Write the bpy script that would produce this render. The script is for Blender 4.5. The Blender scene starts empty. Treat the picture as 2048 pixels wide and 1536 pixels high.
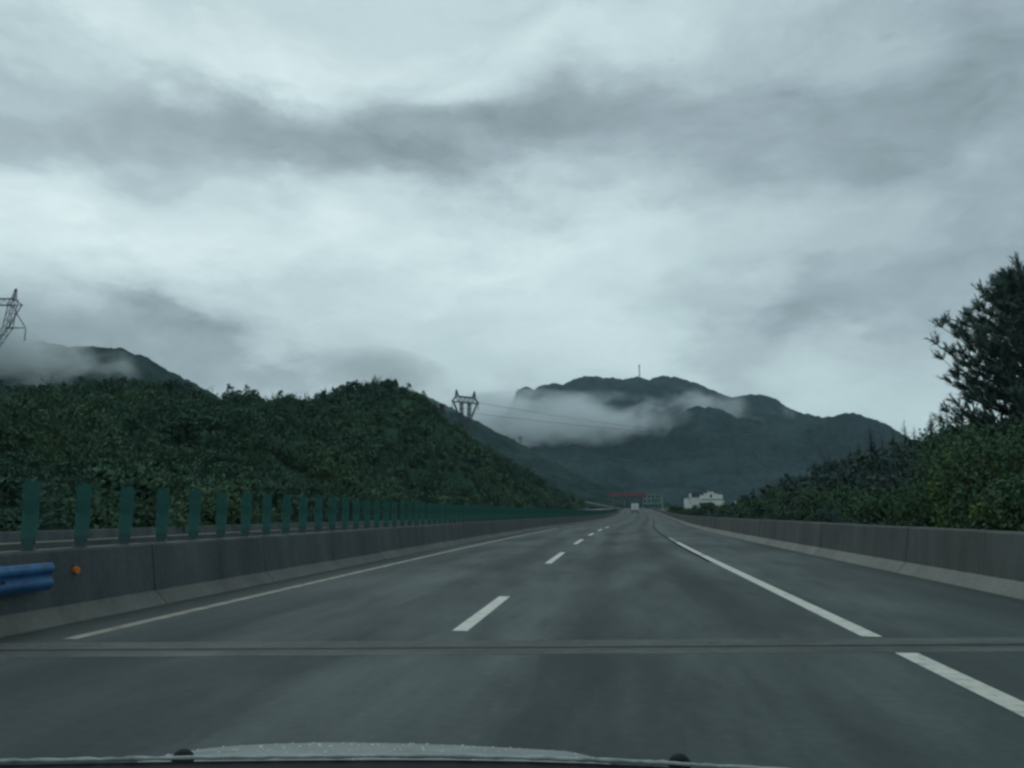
import bpy, math, random
import numpy as np
from mathutils import Vector, noise as mnoise
from mathutils.bvhtree import BVHTree

random.seed(7)
rng = np.random.default_rng(7)
scene = bpy.context.scene
col = scene.collection
R = math.radians

# ------------------------------------------------------------------ camera
FPX, CX, CY = 1716.0, 1024.0, 768.0
CAM_H = 1.3
PITCH = math.atan((1026 - CY) / FPX)
YAW = R(6.705)
cam_d = bpy.data.cameras.new('camera')
cam = bpy.data.objects.new('camera', cam_d)
col.objects.link(cam)
cam.location = (0, 0, CAM_H)
cam.rotation_euler = (R(90) + PITCH, 0, YAW)
cam_d.sensor_width = 36.0
cam_d.lens = FPX / 2048 * 36.0
cam_d.clip_start = 0.05
cam_d.clip_end = 30000
scene.camera = cam


def ray(px, py):
    r0, r1 = (px - CX) / FPX, -(py - CY) / FPX
    up = r1 * math.cos(PITCH) + math.sin(PITCH)
    fw = math.cos(PITCH) - r1 * math.sin(PITCH)
    c, s = math.cos(YAW), math.sin(YAW)
    return (r0 * c - fw * s, r0 * s + fw * c, up)


def at(px, py, Y):
    r = ray(px, py)
    t = Y / r[1]
    return Vector((r[0] * t, Y, CAM_H + r[2] * t))


# ------------------------------------------------------------------ world
SUN_EL, SUN_AZ = 52.0, -25.0
world = bpy.data.worlds.new('World')
scene.world = world
world.use_nodes = True
wn, wl = world.node_tree.nodes, world.node_tree.links
wn.clear()


class NB:
    """tiny helper for building node graphs"""
    def __init__(s, tree):
        s.t, s.n, s.l = tree, tree.nodes, tree.links

    def put(s, sock, v):
        if isinstance(v, bpy.types.NodeSocket):
            s.l.new(v, sock)
        elif v is not None:
            sock.default_value = v

    def m(s, op, a, b=None, c=None, clamp=False):
        n = s.n.new('ShaderNodeMath'); n.operation = op; n.use_clamp = clamp
        s.put(n.inputs[0], a)
        if b is not None: s.put(n.inputs[1], b)
        if c is not None: s.put(n.inputs[2], c)
        return n.outputs[0]

    def v(s, op, a, b=None):
        n = s.n.new('ShaderNodeVectorMath'); n.operation = op
        s.put(n.inputs[0], a)
        if b is not None: s.put(n.inputs[1], b)
        return n.outputs['Value'] if op in ('LENGTH', 'DOT_PRODUCT', 'DISTANCE') else n.outputs[0]

    def noise(s, vec, scale, detail=4, rough=0.55, out='Fac', dist=0.0):
        n = s.n.new('ShaderNodeTexNoise')
        s.put(n.inputs['Vector'], vec)
        n.inputs['Scale'].default_value = scale
        n.inputs['Detail'].default_value = detail
        n.inputs['Roughness'].default_value = rough
        n.inputs['Distortion'].default_value = dist
        return n.outputs[out]

    def ramp(s, fac, stops):
        n = s.n.new('ShaderNodeValToRGB')
        s.put(n.inputs[0], fac)
        e = n.color_ramp.elements
        while len(e) < len(stops): e.new(0.5)
        for k, (p, c) in enumerate(stops):
            e[k].position = p
            e[k].color = (*c, 1) if len(c) == 3 else c
        return n.outputs[0]

    def mix(s, f, a, b, mode='MIX'):
        n = s.n.new('ShaderNodeMix'); n.data_type = 'RGBA'; n.blend_type = mode
        s.put(n.inputs[0], f)
        s.put(n.inputs[6], a if not isinstance(a, tuple) or len(a) == 4 else (*a, 1))
        s.put(n.inputs[7], b if not isinstance(b, tuple) or len(b) == 4 else (*b, 1))
        return n.outputs[2]

    def maprange(s, v, a, b, c=0.0, d=1.0, smooth=False):
        n = s.n.new('ShaderNodeMapRange')
        if smooth: n.interpolation_type = 'SMOOTHSTEP'
        s.put(n.inputs[0], v)
        for k, x in enumerate((a, b, c, d)): n.inputs[k + 1].default_value = x
        return n.outputs[0]

    def sep(s, v):
        n = s.n.new('ShaderNodeSeparateXYZ'); s.put(n.inputs[0], v); return n.outputs

    def comb(s, x, y, z):
        n = s.n.new('ShaderNodeCombineXYZ')
        for k, q in enumerate((x, y, z)): s.put(n.inputs[k], q)
        return n.outputs[0]


def build_world():
    b = NB(world.node_tree)
    tc = b.n.new('ShaderNodeTexCoord')
    d = b.v('NORMALIZE', tc.outputs['Generated'])
    # slow warp of the direction makes the cloud edges ragged
    w1 = b.noise(b.v('MULTIPLY', d, (2.6, 2.6, 6.5)), 1.0, 3, 0.55, 'Color')
    w2 = b.noise(b.v('MULTIPLY', d, (8.0, 8.0, 17.0)), 1.0, 5, 0.6, 'Color')
    warp = b.v('ADD', b.v('MULTIPLY', b.v('SUBTRACT', w1, (.5, .5, .5)), (.34, .34, .19)),
               b.v('MULTIPLY', b.v('SUBTRACT', w2, (.5, .5, .5)), (.14, .14, .105)))
    dw = b.v('ADD', d, warp)
    x, y, z = b.sep(dw)
    el = b.m('ARCSINE', b.m('MINIMUM', z, .999))
    az = b.m('ARCTAN2', x, y)
    # (pixel centre, half widths in pixels, tilt of the band, strength)
    blobs = [
        (430, 250, 560, 85, -.02, -.34), (1000, 265, 260, 80, .0, -.20), (1560, 260, 640, 150, -.05, -.33),
        (760, 330, 200, 40, .2, -.15), (150, 310, 420, 45, 0, -.15), (1450, 180, 300, 70, 0, -.14),
        (330, 50, 560, 75, 0, .20), (1150, 60, 260, 60, 0, .08), (870, 185, 100, 45, -.6, .20), (590, 150, 80, 28, .3, .17), (455, 175, 110, 45, .2, -.12), (100, 190, 130, 25, 0, .12),
        (520, 480, 640, 95, 0, .32), (80, 450, 160, 60, 0, .10), (1150, 540, 380, 110, 0, .10),
        (190, 665, 340, 75, .06, -.42), (520, 700, 220, 34, .28, -.22), (560, 590, 300, 25, .12, -.06), (1500, 720, 190, 50, -.7, -.22), (1720, 600, 420, 80, -.1, -.24), (1800, 420, 420, 90, 0, -.10),
        (1230, 700, 260, 70, 0, .17), (1660, 805, 120, 50, 0, .14), (1985, 300, 220, 260, 0, -.18), (2040, 90, 260, 170, 0, -.16), (1790, 770, 170, 60, -.3, -.10), (800, 755, 300, 42, .22, -.12),
        (1100, 650, 90, 30, 0, -.04), (900, 60, 260, 60, 0, .03), (620, 130, 60, 30, .4, .08),
    ]
    acc = None
    for px, py, sx, sy, tilt, amp in blobs:
        r = Vector(ray(px, py)).normalized()
        a0, e0 = math.atan2(r.x, r.y), math.asin(r.z)
        du = b.m('SUBTRACT', az, a0)
        dv = b.m('ADD', b.m('SUBTRACT', el, e0), b.m('MULTIPLY', du, tilt))
        q = b.m('ADD', b.m('POWER', b.m('ABSOLUTE', b.m('DIVIDE', du, sx / FPX)), 2.0),
                b.m('POWER', b.m('ABSOLUTE', b.m('DIVIDE', dv, sy / FPX)), 2.0))
        g = b.m('MULTIPLY', b.m('EXPONENT', b.m('MULTIPLY', q, -0.9)), amp)
        acc = g if acc is None else b.m('ADD', acc, g)
    f1 = b.noise(b.v('MULTIPLY', dw, (2.2, 2.2, 6.5)), 1.0, 5, 0.55)
    f2 = b.noise(b.v('MULTIPLY', dw, (6.5, 6.5, 15.0)), 1.0, 7, 0.62, dist=.5)
    f3 = b.noise(b.v('MULTIPLY', d, (5.0, 5.0, 10.0)), 1.0, 6, 0.6, dist=.6)
    acc = b.m('MULTIPLY', acc, b.maprange(f3, .32, .68, .68, 1.25))
    val = b.m('ADD', acc, 0.65)
    val = b.m('ADD', val, b.m('MULTIPLY', b.m('SUBTRACT', f1, .5), .42))
    val = b.m('ADD', val, b.m('MULTIPLY', b.m('SUBTRACT', f2, .5), .40), clamp=True)
    K = 10.0
    colr = b.ramp(val, [(0.0, (.17, .235, .262)), (.35, (.335, .430, .478)), (.65, (.52, .665, .695)), (1.0, (.74, .895, .91))])
    cloud = b.v('MULTIPLY', colr, (K, K, K))
    sky = b.n.new('ShaderNodeTexSky')
    sky.sky_type = 'NISHITA'
    sky.sun_disc = False
    sky.sun_elevation = R(SUN_EL)
    sky.sun_rotation = R(SUN_AZ)
    sky.air_density = 1.5
    sky.dust_density = 3.0
    c = b.mix(0.96, sky.outputs[0], cloud)
    bg = b.n.new('ShaderNodeBackground')
    b.l.new(c, bg.inputs[0])
    bg.inputs[1].default_value = 0.1
    out = b.n.new('ShaderNodeOutputWorld')
    b.l.new(bg.outputs[0], out.inputs[0])


build_world()

sun_d = bpy.data.lights.new('sun', 'SUN')
sun_d.energy = 0.5
sun_d.angle = R(25)
sun_d.color = (1.0, 0.99, 0.96)
sun = bpy.data.objects.new('sun', sun_d)
col.objects.link(sun)
sd = Vector((math.sin(R(SUN_AZ)) * math.cos(R(SUN_EL)), math.cos(R(SUN_AZ)) * math.cos(R(SUN_EL)), math.sin(R(SUN_EL))))
sun.rotation_euler = sd.to_track_quat('Z', 'Y').to_euler()

vs = scene.view_settings
vs.view_transform = 'Standard'
vs.look = 'None'
vs.exposure = 0.0
vs.gamma = 1.0
vs.use_curve_mapping = False
scene.render.engine = 'CYCLES'
cy = scene.cycles
cy.use_denoising = True
cy.max_bounces = 6
cy.diffuse_bounces = 2
cy.glossy_bounces = 2
cy.transmission_bounces = 2
cy.volume_bounces = 2
cy.transparent_max_bounces = 4
cy.volume_step_rate = .6
cy.volume_max_steps = 256
cy.sample_clamp_indirect = 5.0
cy.pixel_filter_type = 'BLACKMAN_HARRIS'
cy.filter_width = 2.7
world.cycles.sampling_method = 'MANUAL'
world.cycles.sample_map_resolution = 512


# ------------------------------------------------------------------ materials
def new_mat(name):
    m = bpy.data.materials.new(name)
    m.use_nodes = True
    b = NB(m.node_tree)
    bs = b.n['Principled BSDF']
    return m, b, bs


def mat(name, color, rough=.6, metal=0.0, spec=.5, var=.0, vscale=3.0, bump=0.0, bscale=40.0):
    m, b, bs = new_mat(name)
    bs.inputs['Roughness'].default_value = rough
    bs.inputs['Metallic'].default_value = metal
    bs.inputs['Specular IOR Level'].default_value = spec
    if var > 0:
        tc = b.n.new('ShaderNodeTexCoord')
        n = b.noise(tc.outputs['Object'], vscale, 5, .6)
        lo = tuple(c * (1 - var) for c in color)
        hi = tuple(min(1, c * (1 + var)) for c in color)
        b.l.new(b.ramp(n, [(.3, lo), (.7, hi)]), bs.inputs['Base Color'])
    else:
        bs.inputs['Base Color'].default_value = (*color, 1)
    if bump > 0:
        tc = b.n.new('ShaderNodeTexCoord')
        bn = b.n.new('ShaderNodeBump')
        bn.inputs['Strength'].default_value = bump
        bn.inputs['Distance'].default_value = .02
        b.l.new(b.noise(tc.outputs['Object'], bscale, 4), bn.inputs['Height'])
        b.l.new(bn.outputs[0], bs.inputs['Normal'])
    return m


def foliage(name, dark, mid, light, nscale=.12, rough=.8, soft=.28):
    m, b, bs = new_mat(name)
    g = b.n.new('ShaderNodeNewGeometry')
    n = b.noise(g.outputs['Position'], nscale, 4, .6)
    f = b.m('ADD', b.m('MULTIPLY', g.outputs['Random Per Island'], .10), b.m('MULTIPLY', n, .94))
    b.l.new(b.ramp(f, [(.25, dark), (.52, mid), (.82, light)]), bs.inputs['Base Color'])
    bs.inputs['Roughness'].default_value = rough
    bs.inputs['Specular IOR Level'].default_value = 0.0
    up = b.v('ADD', b.v('MULTIPLY', g.outputs['Normal'], (soft, soft, soft)), (0.0, -.18, .62))
    b.l.new(b.v('NORMALIZE', up), bs.inputs['Normal'])
    return m


def asphalt():
    m, b, bs = new_mat('wet_asphalt')
    uv = b.n.new('ShaderNodeUVMap').outputs[0]          # u: metres across, v: metres along
    u, v, _ = b.sep(uv)
    streak = b.noise(b.comb(b.m('MULTIPLY', u, 1.1), b.m('MULTIPLY', v, .05), 0.0), 1.0, 5, .6)
    patch = b.noise(b.comb(b.m('MULTIPLY', u, .55), b.m('MULTIPLY', v, .10), 3.0), 1.0, 8, .68)
    grain = b.noise(b.comb(u, v, 0.0), 60.0, 3, .6)
    speck = b.noise(b.comb(u, v, 5.0), 9.0, 4, .7)
    # wheel tracks: worn smooth and darker, two per lane
    def track(c, w):
        q = b.m('DIVIDE', b.m('SUBTRACT', u, c), w)
        return b.m('EXPONENT', b.m('MULTIPLY', b.m('MULTIPLY', q, q), -1.0))
    tr = b.m('ADD', b.m('ADD', track(-.35, .38), track(1.45, .38)), b.m('MULTIPLY', b.m('ADD', track(-4.6, .4), track(-2.8, .4)), .6))
    gut = b.m('ADD', track(-6.2, .33), b.m('MULTIPLY', track(5.95, .25), .8))
    patch = b.m('ADD', b.m('MULTIPLY', patch, .7), b.maprange(patch, .34, .66, 0.0, .3, True))
    tone = b.m('ADD', b.m('MULTIPLY', streak, .35), b.m('MULTIPLY', patch, .5))
    tone = b.m('ADD', tone, b.m('MULTIPLY', b.m('SUBTRACT', speck, .5), .7))
    tone = b.m('ADD', tone, .12)
    tone = b.m('SUBTRACT', tone, b.m('MULTIPLY', tr, .15))
    tone = b.m('SUBTRACT', tone, b.m('MULTIPLY', gut, .3))
    c = b.ramp(tone, [(.2, (.018, .025, .026)), (.5, (.034, .046, .047)), (.8, (.064, .080, .080))])
    c = b.mix(b.m('MULTIPLY', grain, .5), c, (.064, .078, .078), 'MIX')
    b.l.new(b.mix(.2, c, (.036, .047, .048)), bs.inputs['Base Color'])
    wet = b.m('ADD', b.m('MULTIPLY', patch, .75), b.m('MULTIPLY', streak, .35))
    wet = b.m('SUBTRACT', wet, b.m('MULTIPLY', tr, .22))
    rgh = b.maprange(wet, .25, .85, .84, .58)
    b.l.new(rgh, bs.inputs['Roughness'])
    bs.inputs['Specular IOR Level'].default_value = .12
    bs.inputs['Specular Tint'].default_value = (.8, 1.0, 1.0, 1)
    b.l.new(b.maprange(wet, .40, .8, .0, .22), bs.inputs['Coat Weight'])
    bs.inputs['Coat Roughness'].default_value = .24
    bs.inputs['Coat IOR'].default_value = 1.33
    bs.inputs['Coat Tint'].default_value = (.9, 1.0, 1.0, 1)
    bn = b.n.new('ShaderNodeBump')
    bn.inputs['Strength'].default_value = .6
    bn.inputs['Distance'].default_value = .008
    b.l.new(b.m('ADD', grain, b.m('MULTIPLY', speck, .6)), bn.inputs['Height'])
    b.l.new(bn.outputs[0], bs.inputs['Normal'])
    return m


def road_paint():
    m, b, bs = new_mat('worn_road_paint')
    g = b.n.new('ShaderNodeNewGeometry')
    n = b.noise(g.outputs['Position'], 6.0, 6, .7)
    n2 = b.noise(g.outputs['Position'], 40.0, 3, .6)
    f = b.m('ADD', n, b.m('MULTIPLY', n2, .35))
    b.l.new(b.ramp(f, [(.48, (.13, .135, .12)), (.62, (.40, .41, .36)), (.9, (.52, .53, .47))]), bs.inputs['Base Color'])
    bs.inputs['Roughness'].default_value = .45
    bs.inputs['Specular IOR Level'].default_value = .35
    return m


def old_paint():
    m, b, bs = new_mat('faded_road_paint')
    g = b.n.new('ShaderNodeNewGeometry')
    n = b.noise(g.outputs['Position'], 3.0, 6, .75)
    b.l.new(b.ramp(n, [(.36, (.06, .062, .055)), (.5, (.19, .19, .155)), (.75, (.33, .33, .27))]), bs.inputs['Base Color'])
    bs.inputs['Roughness'].default_value = .5
    bs.inputs['Specular IOR Level'].default_value = .3
    return m


def concrete(name, lo, hi, streaks=1.0):
    m, b, bs = new_mat(name)
    g = b.n.new('ShaderNodeNewGeometry')
    p = g.outputs['Position']
    big = b.noise(p, .35, 5, .6)
    st = b.noise(b.v('MULTIPLY', p, (1.0, 1.0, .22)), 1.1, 6, .7)       # rain streaks running down
    fine = b.noise(p, 14.0, 5, .65)
    f = b.m('ADD', b.m('MULTIPLY', big, .4), b.m('MULTIPLY', st, .6 * streaks))
    f = b.m('ADD', f, b.m('MULTIPLY', fine, .3))
    b.l.new(b.ramp(f, [(.45, lo), (.86, hi)]), bs.inputs['Base Color'])
    bs.inputs['Roughness'].default_value = .75
    bs.inputs['Specular IOR Level'].default_value = .25
    bn = b.n.new('ShaderNodeBump')
    bn.inputs['Strength'].default_value = .3
    bn.inputs['Distance'].default_value = .01
    b.l.new(fine, bn.inputs['Height'])
    b.l.new(bn.outputs[0], bs.inputs['Normal'])
    return m


def forest_slope(name, dark, light, scale):
    """far wooded slope: crowns and gullies too small to tell apart"""
    m, b, bs = new_mat(name)
    g = b.n.new('ShaderNodeNewGeometry')
    p = g.outputs['Position']
    a = b.noise(p, scale, 6, .65)
    v = b.noise(p, scale * 7, 4, .7)
    f = b.m('ADD', b.m('MULTIPLY', a, .6), b.m('MULTIPLY', v, .4))
    b.l.new(b.ramp(f, [(.35, dark), (.68, light)]), bs.inputs['Base Color'])
    bs.inputs['Roughness'].default_value = .9
    bs.inputs['Specular IOR Level'].default_value = 0.0
    bn = b.n.new('ShaderNodeBump')
    bn.inputs['Strength'].default_value = .8
    bn.inputs['Distance'].default_value = 4.0
    b.l.new(v, bn.inputs['Height'])
    b.l.new(bn.outputs[0], bs.inputs['Normal'])
    return m


M = dict(
    asphalt=asphalt(), paint=road_paint(), old_paint=old_paint(),
    wall=concrete('rain_stained_concrete', (.024, .029, .029), (.092, .102, .097)),
    wall_left=concrete('damp_dark_concrete', (.020, .027, .029), (.086, .102, .108)),
    toe=concrete('pale_concrete', (.10, .108, .098), (.25, .262, .24), .6),
    joint_conc=concrete('joint_concrete', (.035, .044, .043), (.17, .19, .182), .5),
    steel=mat('dark_steel', (.045, .052, .053), .6, .0, var=.3, spec=.2),
    tar=mat('tar_seal', (.018, .022, .023), 1.0, spec=.0),
    toe_dark=concrete('dirty_concrete', (.055, .058, .053), (.15, .155, .145), .8),
    rubber=mat('black_rubber', (.022, .027, .027), .7, spec=.1),
    panel=mat('green_plastic', (.017, .084, .072), .6, var=.4, vscale=3, spec=.25),
    bracket=mat('green_bracket', (.012, .05, .048), .6),
    blue=mat('blue_guardrail_paint', (.012, .075, .18), .5, var=.4, vscale=6, spec=.35),
    orange=mat('orange_reflector', (.42, .12, .015), .5),
    soil=mat('damp_soil', (.045, .042, .030), .9, var=.4, vscale=.4),
    grass=mat('rough_grass', (.030, .045, .018), .9, var=.45, vscale=.25),
    bark=mat('bark', (.035, .028, .022), .9, var=.3, vscale=4),
    hill=foliage('hillside_soil', (.018, .040, .030), (.026, .056, .038), (.036, .072, .046), .2),
    shrub=foliage('hillside_leaves', (.040, .076, .064), (.062, .113, .078), (.104, .168, .078), .07, soft=.16),
    forest=foliage('dark_forest_leaves', (.044, .072, .070), (.062, .096, .084), (.090, .126, .090), .14, soft=.16),
    conifer=foliage('conifer_needles', (.040, .064, .068), (.056, .086, .084), (.078, .112, .094), .3),
    pine=foliage('pine_needles', (.052, .084, .078), (.078, .122, .104), (.115, .168, .125), .6, soft=.5),
    bright=foliage('yellow_green_leaves', (.050, .095, .042), (.085, .145, .050), (.18, .25, .070), .9, soft=.5),
    leaf=foliage('broad_leaves', (.034, .064, .048), (.054, .096, .058), (.088, .138, .062), .7, soft=.45),
    far_mtn=forest_slope('far_forest', (.010, .021, .025), (.048, .078, .080), .014),
    mid_mtn=forest_slope('mid_forest', (.012, .024, .026), (.048, .078, .074), .03),
    silver=mat('silver_car_paint', (.15, .175, .17), .5, .3, var=.2, vscale=14),
    plastic=mat('black_plastic', (.004, .006, .008), .7, spec=.2),
    seal=mat('grey_seal_highlight', (.20, .23, .23), .35, var=.5, vscale=30),  # highlight along the wet rubber seal put into the base colour
    water=mat('water_drop', (.36, .39, .39), .08, spec=.6),
    white=mat('white_render_wall', (.60, .62, .60), .85, var=.10, vscale=.8),
    tile=mat('grey_roof_tile', (.055, .062, .068), .8, var=.3, vscale=2),
    glass=mat('dark_window_glass', (.02, .025, .03), .1),
    red=mat('red_canopy_panel', (.17, .030, .030), .5, var=.15, vscale=.5),
    pale=mat('pale_grey_panel', (.13, .155, .165), .6, var=.12, vscale=.4),
    lattice=mat('galvanised_steel', (.055, .072, .078), .7, .0, spec=.2),
    green_sign=mat('green_sign_face', (.008, .125, .085), .4),
    sign_white=mat('white_sign_lettering', (.55, .6, .58), .4),
    post=mat('grey_steel_post', (.24, .27, .26), .5, .2),
    truck=mat('white_truck_paint', (.58, .60, .60), .4, var=.08, vscale=1),
    tail=mat('red_lamp_lens', (.35, .02, .015), .25),
    tyre=mat('tyre_rubber', (.015, .015, .015), .8),
    ceramic=mat('brown_insulator', (.06, .045, .04), .35),
)


# ------------------------------------------------------------------ mesh helpers
def fbm(x, y, z, oct=4):
    return mnoise.fractal(Vector((x, y, z)), 1.0, 2.0, oct)


class MB:
    def __init__(s):
        s.v, s.f, s.uv, s.smooth = [], [], None, False

    def quad(s, a, b, c, d):
        k = len(s.v); s.v += [tuple(a), tuple(b), tuple(c), tuple(d)]; s.f.append((k, k + 1, k + 2, k + 3)); return s

    def box(s, x0, x1, y0, y1, z0, z1):
        k = len(s.v)
        s.v += [(x0, y0, z0), (x1, y0, z0), (x1, y1, z0), (x0, y1, z0), (x0, y0, z1), (x1, y0, z1), (x1, y1, z1), (x0, y1, z1)]
        s.f += [tuple(k + i for i in q) for q in ((0, 3, 2, 1), (4, 5, 6, 7), (0, 1, 5, 4), (1, 2, 6, 5), (2, 3, 7, 6), (3, 0, 4, 7))]
        return s

    def bar(s, p, q, w, w2=None):
        p, q = Vector(p), Vector(q)
        d = (q - p)
        if d.length < 1e-6: return s
        d.normalize()
        a = d.cross(Vector((0, 0, 1)))
        if a.length < 1e-3: a = d.cross(Vector((0, 1, 0)))
        a.normalize(); c = d.cross(a)
        w2 = w if w2 is None else w2
        k = len(s.v)
        for pt, ww in ((p, w), (q, w2)):
            for i, j in ((-1, -1), (1, -1), (1, 1), (-1, 1)):
                s.v.append(tuple(pt + a * (i * ww / 2) + c * (j * ww / 2)))
        s.f += [tuple(k + i for i in t) for t in ((3, 2, 1, 0), (4, 5, 6, 7), (0, 1, 5, 4), (1, 2, 6, 5), (2, 3, 7, 6), (3, 0, 4, 7))]
        return s

    def tube(s, pts, rad, n=8, cap=True):
        pts = [Vector(p) for p in pts]
        rads = rad if isinstance(rad, (list, tuple)) else [rad] * len(pts)
        k0 = len(s.v)
        ref = None
        for i, p in enumerate(pts):
            d = (pts[min(i + 1, len(pts) - 1)] - pts[max(i - 1, 0)]).normalized()
            if ref is None:
                ref = d.cross(Vector((0, 0, 1)))
                if ref.length < 1e-2: ref = d.cross(Vector((0, 1, 0)))
            a = (ref - d * ref.dot(d)).normalized(); ref = a
            c = d.cross(a)
            for j in range(n):
                t = 2 * math.pi * j / n
                s.v.append(tuple(p + (a * math.cos(t) + c * math.sin(t)) * rads[i]))
        for i in range(len(pts) - 1):
            for j in range(n):
                a0, a1 = k0 + i * n + j, k0 + i * n + (j + 1) % n
                s.f.append((a0, a1, a1 + n, a0 + n))
        if cap:
            s.f.append(tuple(k0 + j for j in reversed(range(n))))
            e = k0 + (len(pts) - 1) * n
            s.f.append(tuple(e + j for j in range(n)))
        return s

    def extrude(s, poly, axis, a, b):
        """poly: list of 2D points; axis 'y' -> (x,z) profile between y=a and y=b; axis 'x' -> (y,z); axis 'z' -> (x,y)"""
        n = len(poly); k = len(s.v)
        for t in (a, b):
            for p in poly:
                s.v.append((p[0], t, p[1]) if axis == 'y' else (t, p[0], p[1]) if axis == 'x' else (p[0], p[1], t))
        s.f.append(tuple(k + i for i in range(n)))
        s.f.append(tuple(k + n + i for i in reversed(range(n))))
        for i in range(n):
            j = (i + 1) % n
            s.f.append((k + j, k + i, k + n + i, k + n + j))
        return s

    def build(s, name, material, parent=None, smooth=False, uvs=None):
        me = bpy.data.meshes.new(name)
        me.from_pydata(s.v, [], s.f)
        if uvs is not None:
            lay = me.uv_layers.new(name='UVMap')
            idx = np.empty(len(me.loops), dtype=np.int32)
            me.loops.foreach_get('vertex_index', idx)
            lay.data.foreach_set('uv', np.asarray(uvs, dtype=np.float32)[idx].ravel())
        me.materials.append(material)
        if smooth:
            me.polygons.foreach_set('use_smooth', [True] * len(me.polygons))
        me.validate(); me.update()
        o = bpy.data.objects.new(name, me)
        col.objects.link(o)
        if parent is not None: o.parent = parent
        return o


def np_mesh(name, V, F, material, parent=None, smooth=False):
    """V (n,3), F (m,3|4) index array"""
    me = bpy.data.meshes.new(name)
    V = np.asarray(V, dtype=np.float32); F = np.asarray(F, dtype=np.int32)
    k = F.shape[1]
    me.vertices.add(len(V)); me.vertices.foreach_set('co', V.ravel())
    me.loops.add(F.size); me.loops.foreach_set('vertex_index', F.ravel())
    me.polygons.add(len(F))
    me.polygons.foreach_set('loop_start', np.arange(0, F.size, k, dtype=np.int32))
    me.polygons.foreach_set('loop_total', np.full(len(F), k, dtype=np.int32))
    if smooth: me.polygons.foreach_set('use_smooth', np.ones(len(F), dtype=bool))
    me.materials.append(material)
    me.update(calc_edges=True)
    o = bpy.data.objects.new(name, me)
    col.objects.link(o)
    if parent is not None: o.parent = parent
    return o


def empty(name, loc=(0, 0, 0), rz=0.0):
    o = bpy.data.objects.new(name, None)
    o.location = loc; o.rotation_euler = (0, 0, rz)
    o.empty_display_size = .3
    col.objects.link(o)
    return o


def tag(o, label=None, cat=None, group=None, kind=None):
    if label: o['label'] = label
    if cat: o['category'] = cat
    if group: o['group'] = group
    if kind: o['kind'] = kind
    return o


KIDS = {}


def copy_tree(o, parent=None):
    c = o.copy(); col.objects.link(c)
    c.parent = parent
    for ch in o.children:
        copy_tree(ch, c)
    return c


# ------------------------------------------------------------------ road alignment
_N = 1400
_off = np.zeros(_N + 1); _zz = np.zeros(_N + 1)
for k in range(1, _N + 1):
    Y = k - .5
    if Y < 22: s = 0
    elif Y < 100: s = (Y - 22) / 1600
    elif Y < 300: s = .04875 + (.018 - .04875) * (Y - 100) / 200
    else: s = .018
    _off[k] = _off[k - 1] + s
    g = 0 if Y < 95 else (Y - 95) / 155 * .012 if Y < 250 else .012 if Y < 450 else max(0, .012 * (1 - (Y - 450) / 250))
    _zz[k] = _zz[k - 1] + g


def off(Y): return float(np.interp(Y, np.arange(_N + 1), _off))
def zr(Y): return float(np.interp(Y, np.arange(_N + 1), _zz))
def P(X, Y, z=0.0): return (X + off(Y), Y, zr(Y) + z)


def stations(a, b):
    out = [a]
    while out[-1] < b:
        y = out[-1]
        out.append(min(b, y + (2.0 if y < 120 else 5.0 if y < 300 else 12.0)))
    return out


# ------------------------------------------------------------------ ground and roads
def ground():
    xs = [-12000, -5000, -2000, -900, -400, -200, -100, -60, -40, -23.5, -22.6, -9, 9, 22, 40, 60, 100, 200, 400, 900, 2000, 5000, 12000]
    ys = [-3000, -800, -200, -40, 0] + list(range(20, 720, 20)) + [800, 1000, 1400, 2000, 3000, 5000, 8000, 12000]
    V = []
    for y in ys:
        for x in xs:
            V.append((x + off(min(max(y, 0), 700)), y, zr(max(y, 0)) - .42))
    n = len(xs)
    F = [(j * n + i, j * n + i + 1, (j + 1) * n + i + 1, (j + 1) * n + i) for j in range(len(ys) - 1) for i in range(n - 1)]
    tag(np_mesh('ground', V, F, M['grass']), kind='structure')


def strip(name, x0, x1, y0, y1, dz, material, nx=1, parent=None, skew=0.0):
    ys = stations(y0, y1); mb = MB(); uv = []
    for y in ys:
        for i in range(nx + 1):
            x = x0 + (x1 - x0) * i / nx
            mb.v.append(P(x, y + skew * x, dz)); uv.append((x, y))
    n = nx + 1
    for j in range(len(ys) - 1):
        for i in range(nx):
            mb.f.append((j * n + i, j * n + i + 1, (j + 1) * n + i + 1, (j + 1) * n + i))
    return mb.build(name, material, parent, uvs=uv)


SK = .155                       # the expansion joint crosses the road at a slant
ground()
JY0, JY1 = 8.35, 9.25
road = strip('road', -6.75, 6.5, -30, 640, 0, M['asphalt'], 6)
tag(road, kind='structure')
opp = strip('opposite_road', -22.5, -8.9, -30, 640, -.05, M['asphalt'], 4)
tag(opp, kind='structure')
# markings (children of the road)
lj0 = lambda x: JY0 - .0 + SK * x
lj1 = lambda x: JY1 + .0 + SK * x


def marking(name, xc, w, y0, y1, material, parent=road):
    return strip(name, xc - w / 2, xc + w / 2, y0, y1, .003, material, 1, parent)


marking('edge_line', 2.70, .21, -20, lj0(2.7) - .05, M['paint'])
marking('edge_line', 2.70, .21, lj1(2.7) + .12, 27.6, M['paint'])
marking('edge_line', 2.70, .19, 27.9, 40.0, M['paint'])
marking('edge_line', 2.70, .17, 40.8, 47.0, M['old_paint'])
strip('tar_seam', 2.49, 2.585, 24, 170, .002, M['tar'], 1, road)
marking('edge_line', -5.66, .16, -20, lj0(-5.66) - .0, M['old_paint'])
marking('edge_line', -5.66, .16, lj1(-5.66) + .25, 75, M['old_paint'])
for a, bb in [(9.72, 13.74), (22.73, 29.1), (37.0, 43.4), (51.1, 56.4), (63.9, 70.6), (78, 84.5), (-6, 0)]:
    marking('lane_dash', -1.73, .175, a, bb, M['paint'])
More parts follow.
